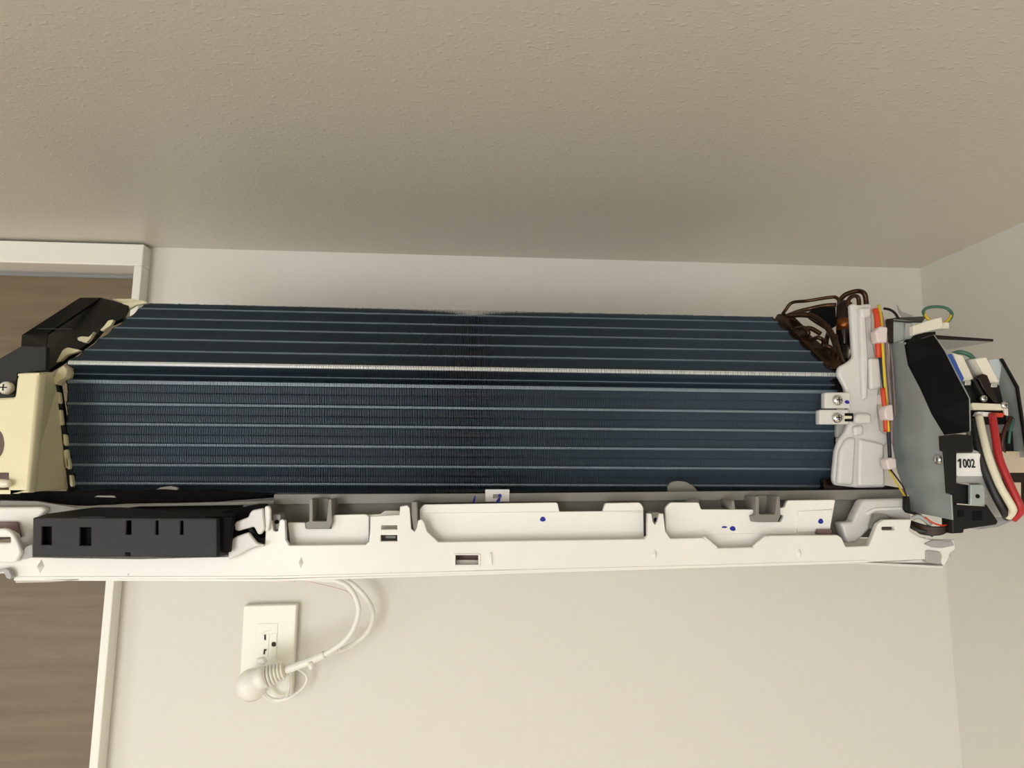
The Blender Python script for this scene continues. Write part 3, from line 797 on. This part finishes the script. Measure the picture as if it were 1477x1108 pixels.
# horizontal sheet flap seen from below
z0 = at(1352, 488, .53)
def atz(px, py, z):
    r = ray(px, py); return CAM + r * ((z - CAM.z) / r.z)
hull('sheet_flap', [z0, atz(1433, 491, z0.z), atz(1431, 493.5, z0.z), atz(1365, 505, z0.z)], (0, 0, .0013), M['steel'], eb, label='bent steel flap', bevel=0)
plate('flap_edge', [(1347, 483), (1433, 489), (1433, 492.5), (1347, 489)], .529, .0015, M['vessel'], eb)
# blue strip and white connectors
plate('blue_strip', [(1366, 512), (1373, 510), (1391, 546), (1387, 552)], .503, .004, M['blue'], eb, label='blue plastic strip')
plate('connector', [(1372, 508), (1389, 513), (1406, 549), (1391, 553)], .508, .014, M['natural'], eb, r=1.5, bevel=.0008, label='off-white connector block')
plate('connector', [(1396, 519), (1409, 515), (1424, 545), (1416, 556), (1408, 540)], .512, .014, M['greypl'], eb, r=1.5, bevel=.0008, label='translucent grey connector block')
plate('connector', [(1407, 517), (1423, 515), (1442, 551), (1428, 556)], .506, .014, M['natural'], eb, r=1.5, bevel=.0008, label='off-white connector block')
tube('wire', [(1373, 511, .52), (1385, 508, .518), (1398, 512, .515), (1406, 520, .512)], 3.4, M['green'], eb, 'green wire')
plate('lug', rnd(rect(1392, 549, 1401, 556), 2), .505, .006, M['chrome'], eb); plate('lug', rnd(rect(1430, 552, 1439, 559), 2), .503, .006, M['chrome'], eb)
# terminal block
tb = plate('terminal_block', [(1386, 549), (1404, 547), (1416, 552), (1421, 541), (1426, 543), (1442, 556), (1452, 600), (1452, 612), (1400, 612), (1399, 574)], .509, .012, M['black'], eb, r=1, bevel=.0008, label='black terminal block')
plate('terminal_ridge', [(1411, 545), (1417, 539), (1424, 541), (1441, 582), (1434, 582), (1418, 560)], .504, .006, M['vessel'], tb, r=2)
plate('terminal_ridge', [(1404, 548), (1407, 546), (1420, 569), (1416, 570)], .504, .006, M['blackbox'], tb, r=1)
screw(1421, 575, .503, 6, tb); screw(1451, 584.5, .496, 6, tb)
plate('cable_clamp', [(1401, 583), (1403, 581), (1450, 583), (1450, 592), (1404, 591)], .498, .006, M['whitew'], tb, r=1.5, label='cream cable clamp bar')
bm = None
hull('clamp_pin', [at(1448, 588, .497), at(1454, 588, .497), at(1455, 600, .497), at(1450, 598, .497)], (0, .002, 0), M['pinkpl'], tb)
for q, mm in (([(1411, 594), (1417, 594), (1414, 600), (1408, 600)], 'label'), ([(1418, 594), (1430, 595), (1426, 601), (1415, 600)], 'label'), ([(1430, 595), (1450, 596), (1447, 602), (1427, 601)], 'orange')):
    plate('sleeve', q, .4985, .004, M[mm], tb)
# steel bracket at far right
br = hull('side_bracket', [at(1425, 519, .52), at(1446, 517, .515), at(1469, 556, .503), at(1476, 605, .497), at(1484, 660, .495), at(1460, 660, .51), at(1440, 560, .52)], (.0005, .001, 0), M['steel'], eb, label='bent steel side bracket')
hull('bracket_edge', [at(1444, 517, .513), at(1447, 517, .513), at(1470, 558, .501), at(1478, 612, .494), at(1486, 660, .493), at(1482, 660, .493), at(1475, 612, .494), at(1467, 559, .501)], (0, .002, 0), M['black'], br, bevel=0)
# backing plate behind the wires
plate('backing_plate', [(1399, 604), (1452, 604), (1480, 600), (1484, 700), (1464, 745), (1420, 745), (1395, 640)], .514, .003, M['greypl'], eb)
plate('dark_block', [(1449, 625), (1474, 618), (1484, 618), (1484, 652), (1449, 652)], .508, .008, M['black'], eb, r=1)
plate('beige_board', rect(1444, 651, 1490, 682), .503, .01, M['beige'], eb, r=.8, label='beige plastic block')
plate('dark_block', rect(1452, 682, 1490, 729), .509, .006, M['vessel'], eb)
plate('beige_board', rect(1462, 696, 1473, 718), .5075, .004, M['beige'], eb, r=.8)
# black holder, capacitor with label
hb = hull('holder', [at(1356, 629, .4785), at(1380, 626, .4785), at(1402, 628, .4785), at(1404, 652, .4785), at(1380, 652, .4785), at(1380, 712, .4785), at(1375, 712, .4785), at(1366, 712, .4785), at(1362, 652, .4785), at(1357, 650, .4785)], (0, .002, 0), M['black'], eb, label='black plastic holder')
plate('holder_block', rect(1380, 628, 1403, 653), .484, .01, M['blackbox'], hb, r=1)
plate('holder_hole', rect(1386, 634, 1395, 646), .4835, .0008, M['dark'], hb)
cp = plate('capacitor', [(1373, 654), (1404, 648), (1414, 652), (1424, 690), (1428, 718), (1418, 718), (1414, 698), (1380, 697), (1373, 688)], .487, .012, M['greypl'], eb, r=3, bevel=.001, label='grey capacitor case with white number label')
plate('paper_label', rnd([(1379, 654), (1414, 654), (1419, 687), (1380, 687)], 3), .4862, .0006, M['label'], cp, bevel=0)
# printed number
fc = bpy.data.curves.new('t', 'FONT'); fc.body = '002'; fc.align_x = 'CENTER'; fc.align_y = 'CENTER'; fc.size = 1; fc.offset = .022; fc.extrude = .0001
to = bpy.data.objects.new('t', fc); tme = bpy.data.meshes.new_from_object(to)
bpy.data.objects.remove(to); bpy.data.curves.remove(fc)
txs = [v.co.x for v in tme.vertices]; tys = [v.co.y for v in tme.vertices]
pa, pb = at(1388.3, 662, .4858), at(1407, 675, .4858)
sx, sy = (pb.x - pa.x) / (max(txs) - min(txs)), (pa.z - pb.z) / (max(tys) - min(tys))
for v in tme.vertices:
    v.co = Vector((pa.x + (v.co.x - min(txs)) * sx, pa.y - v.co.z, pb.z + (v.co.y - min(tys)) * sy))
obj('printed_number', tme, M['print'], cp)
plate('printed_number', [(1384.2, 661.8), (1386.6, 661.8), (1386.6, 675.2), (1384.2, 675.2), (1384.2, 665.2), (1381.6, 666.6), (1381.6, 664.3)], .4858, .0002, M['print'], cp, bevel=0)
tp = plate('metal_tab', [(1400, 699), (1418, 699), (1421, 703), (1421, 729), (1400, 729)], .482, .003, M['steel'], eb, r=1.5, bevel=.0006)
c = at(1410.5, 716, .4815); lathe('tab_hole', c, c + Vector((0, .002, 0)), [(0, .0017), (1, .0017)], M['dark'], tp, seg=12)
plate('tab_sill', [(1381, 726), (1421, 729), (1421, 731), (1381, 728)], .483, .003, M['chrome'], eb)
plate('box_foot', [(1373, 713), (1381, 697), (1400, 700), (1400, 729), (1424, 728), (1440, 752), (1438, 757), (1404, 762), (1391, 764), (1390, 769), (1374, 770)], .486, .012, M['black'], eb, r=1, bevel=.001, label='black foot of the box')
plate('foot_slot', rect(1404, 737, 1417, 751), .4855, .001, M['dark'], eb); plate('foot_slot', rect(1382, 736, 1391, 746), .4855, .001, M['dark'], eb)
plate('edge_strip', [(1306, 716), (1312, 716), (1314, 737), (1330, 742), (1330, 745), (1310, 740), (1306, 735)], .505, .004, M['black'], eb)
hull('plastic_film', [at(1400, 762, .495), at(1438, 745, .495), at(1466, 749, .49), at(1440, 760, .492), at(1410, 764, .495)], (0, .0006, 0), M['greypl'], eb, bevel=0)
# thick mains wires
tube('wire', [(1405, 606, .50), (1409, 640, .492), (1420, 676, .486), (1436, 714, .482), (1449, 738, .482), (1453, 746, .487)], 6.2, M['blackw'], eb, 'thick black wire')
tube('wire', [(1412, 600, .497), (1417, 625, .490), (1427, 662, .483), (1442, 700, .478), (1459, 730, .475), (1460, 738, .478), (1454, 746, .483)], 5.4, M['whitew'], eb, 'thick white wire')
tube('wire', [(1431, 598, .497), (1435, 625, .490), (1441, 660, .484), (1455, 695, .479), (1470, 728, .475), (1471, 738, .478), (1461, 749, .484)], 5.4, M['red'], eb, 'thick red wire')
tube('wire', [(1458, 602, .505), (1450, 618, .503), (1445, 640, .503), (1449, 656, .505)], 3, M['brown'], eb, 'brown wire')
tube('wire', [(1462, 604, .506), (1457, 622, .505), (1455, 640, .506)], 2, M['green'], eb)
# brown bundle under the box
for i in range(7):
    o = i * 1.0
    tube('wire', [(1313 + i, 752 + o * 1.6, .512), (1328, 757 + o * 2.0, .503), (1345, 761 + o * 1.7, .497), (1362, 760 + o * 1.4, .494), (1373, 752 + o * .6, .496), (1374, 745, .50)], 1.9, M['brown'] if i % 3 else M['blackw'], eb)
tube('wire', [(1334, 746, .496), (1345, 754, .493), (1358, 758, .492), (1371, 756, .494)], 1.3, M['orange'], eb, 'thin orange wire')
tube('wire', [(1316, 748, .508), (1324, 745, .505), (1334, 750, .503), (1342, 758, .50)], 3.4, M['greypl'], eb, 'clear wire sleeve')
tube('wire', [(1312, 758, .508), (1322, 764, .503), (1335, 767, .50), (1345, 772, .5)], 3, M['blackw'], eb)

# ------------------------------------------------------------------ wall outlet
W = .012
ox = at(390, 1005, D)
OUT = empty('wall_outlet', (ox.x, -.003, ox.z), 'white rectangular wall outlet plate below the air conditioner', 'outlet')
dd = D - W
plate('cover_plate', [(351, 874), (428, 872), (421, 1006), (344, 1007)], dd, W - .001, M['outlet'], OUT, r=1.5, bevel=.0012)
rc_ = plate('receptacle', [(370, 900), (401, 899), (398, 968), (367, 969)], dd - .0006, .003, M['outlet'], OUT, r=1, bevel=.0005)
plate('face', [(373, 914), (388.5, 914), (386.5, 949), (371, 949)], dd - .0012, .002, M['outlet'], rc_, r=1, bevel=.0004)
plate('face', [(391, 914), (399.5, 914), (398, 949), (389, 949)], dd - .0012, .002, M['outlet'], rc_, r=1, bevel=.0004)
plate('slot', rect(381, 915.5, 383.6, 923.5), dd - .0015, .001, M['slot'], rc_, bevel=0)
plate('slot', [(380.5, 936.5), (384.7, 936.5), (384.3, 939), (382.8, 939), (382.2, 944), (379.6, 944)], dd - .0015, .001, M['slot'], rc_, bevel=0)
plate('ground_hole', rnd(rect(391.6, 926, 398, 933), 3), dd - .0015, .001, M['slot'], rc_, bevel=0)
plate('red_print', [(380, 911.5), (391, 909), (391, 909.7), (380, 912.3)], dd - .0009, .0004, M['pinkpl'], rc_, bevel=0)

# ------------------------------------------------------------------ power cord with plug
pc = at(365, 985, .81)
PC = empty('power_cord', (pc.x, pc.y, pc.z), 'white power cord curving down from the air conditioner to an angled plug in the outlet', 'power cord')
tube('cable', [(340, 815, .76), (400, 828, .775), (455, 836, .785), (485, 838, .785), (503, 847, .785), (514, 865, .785), (517, 884, .785), (509, 908, .785), (494, 927, .785), (470, 943, .785), (446, 954, .785), (410, 967, .787)], 3.6, M['cord'], PC, n=8)
tube('cable', [(440, 825, .82), (495, 836, .82), (515, 848, .82), (532, 868, .82), (538, 888, .82), (531, 910, .82), (514, 926, .82), (496, 936, .815), (488, 938, .81)], 3.3, M['cord'], PC, 'second strand nearer the wall', n=8)
tube('sheath', [(411, 967, .785), (428, 961, .785), (449, 953, .785), (468, 944, .786)], 5.2, M['cord'], PC)
tube('thin_lead', [(366, 834, .80), (380, 837, .80), (400, 839, .80), (426, 838, .80)], 1.2, M['pinkpl'], PC)
tube('thin_lead', [(430, 836, .79), (460, 843, .79), (485, 849, .79), (500, 854, .79), (509, 864, .79)], 1.2, M['pinkpl'], PC)
# plug body
a, b = at(366, 980, .775), at(352, 983, .80)
k_ = .79 / FPX
pl_ = lathe('plug', at(363, 986, .775), at(364, 990, .838), [(0, 12 * k_), (.06, 17 * k_), (.16, 19.5 * k_), (.5, 20 * k_), (.55, 17 * k_), (.8, 18 * k_), (1, 20 * k_)], M['cord'], PC, seg=28)
plate('plug_tab', [(369, 951), (379, 949), (384, 955), (381, 960), (373, 959), (368, 955)], .80, .008, M['cord'], pl_, r=3, bevel=.002)
a, b = at(368, 982, .78), at(384, 976, .78)
lathe('plug_neck', a, b, [(0, 14 * k_), (.7, 13 * k_), (1, 12 * k_)], M['cord'], pl_)
ax0, ax1 = at(382, 977, .783), at(411, 967, .785)
lathe('relief_core', ax0, ax1, [(0, 10 * k_), (1, 8 * k_)], M['whitew'], pl_)
for i in range(6):
    t0 = ax0.lerp(ax1, i / 6 + .02); t1 = ax0.lerp(ax1, i / 6 + .11)
    rr = (14.5 - i * .75) * k_
    lathe('relief_rib', t0, t1, [(0, rr * .9), (.3, rr), (.7, rr), (1, rr * .9)], M['cord'], pl_)
lathe('cord_nub', at(448, 955, .783), at(449, 966, .78), [(0, 4.2 * k_), (.6, 3.6 * k_), (1, 2.2 * k_)], M['cord'], PC)
for o in (0, 1):
    tube('earth_lead', [(378 - o * 2, 985 + o * 8, .815), (382, 1000 + o * 4, .82), (395, 1009 + o * 2, .825), (412 + o * 4, 1007, .825), (417 + o * 20, 992, .83), (416 + o * 26, 975, .83), (405 + o * 20, 966 - o * 4, .825)], 1.9, M['cord'], PC)
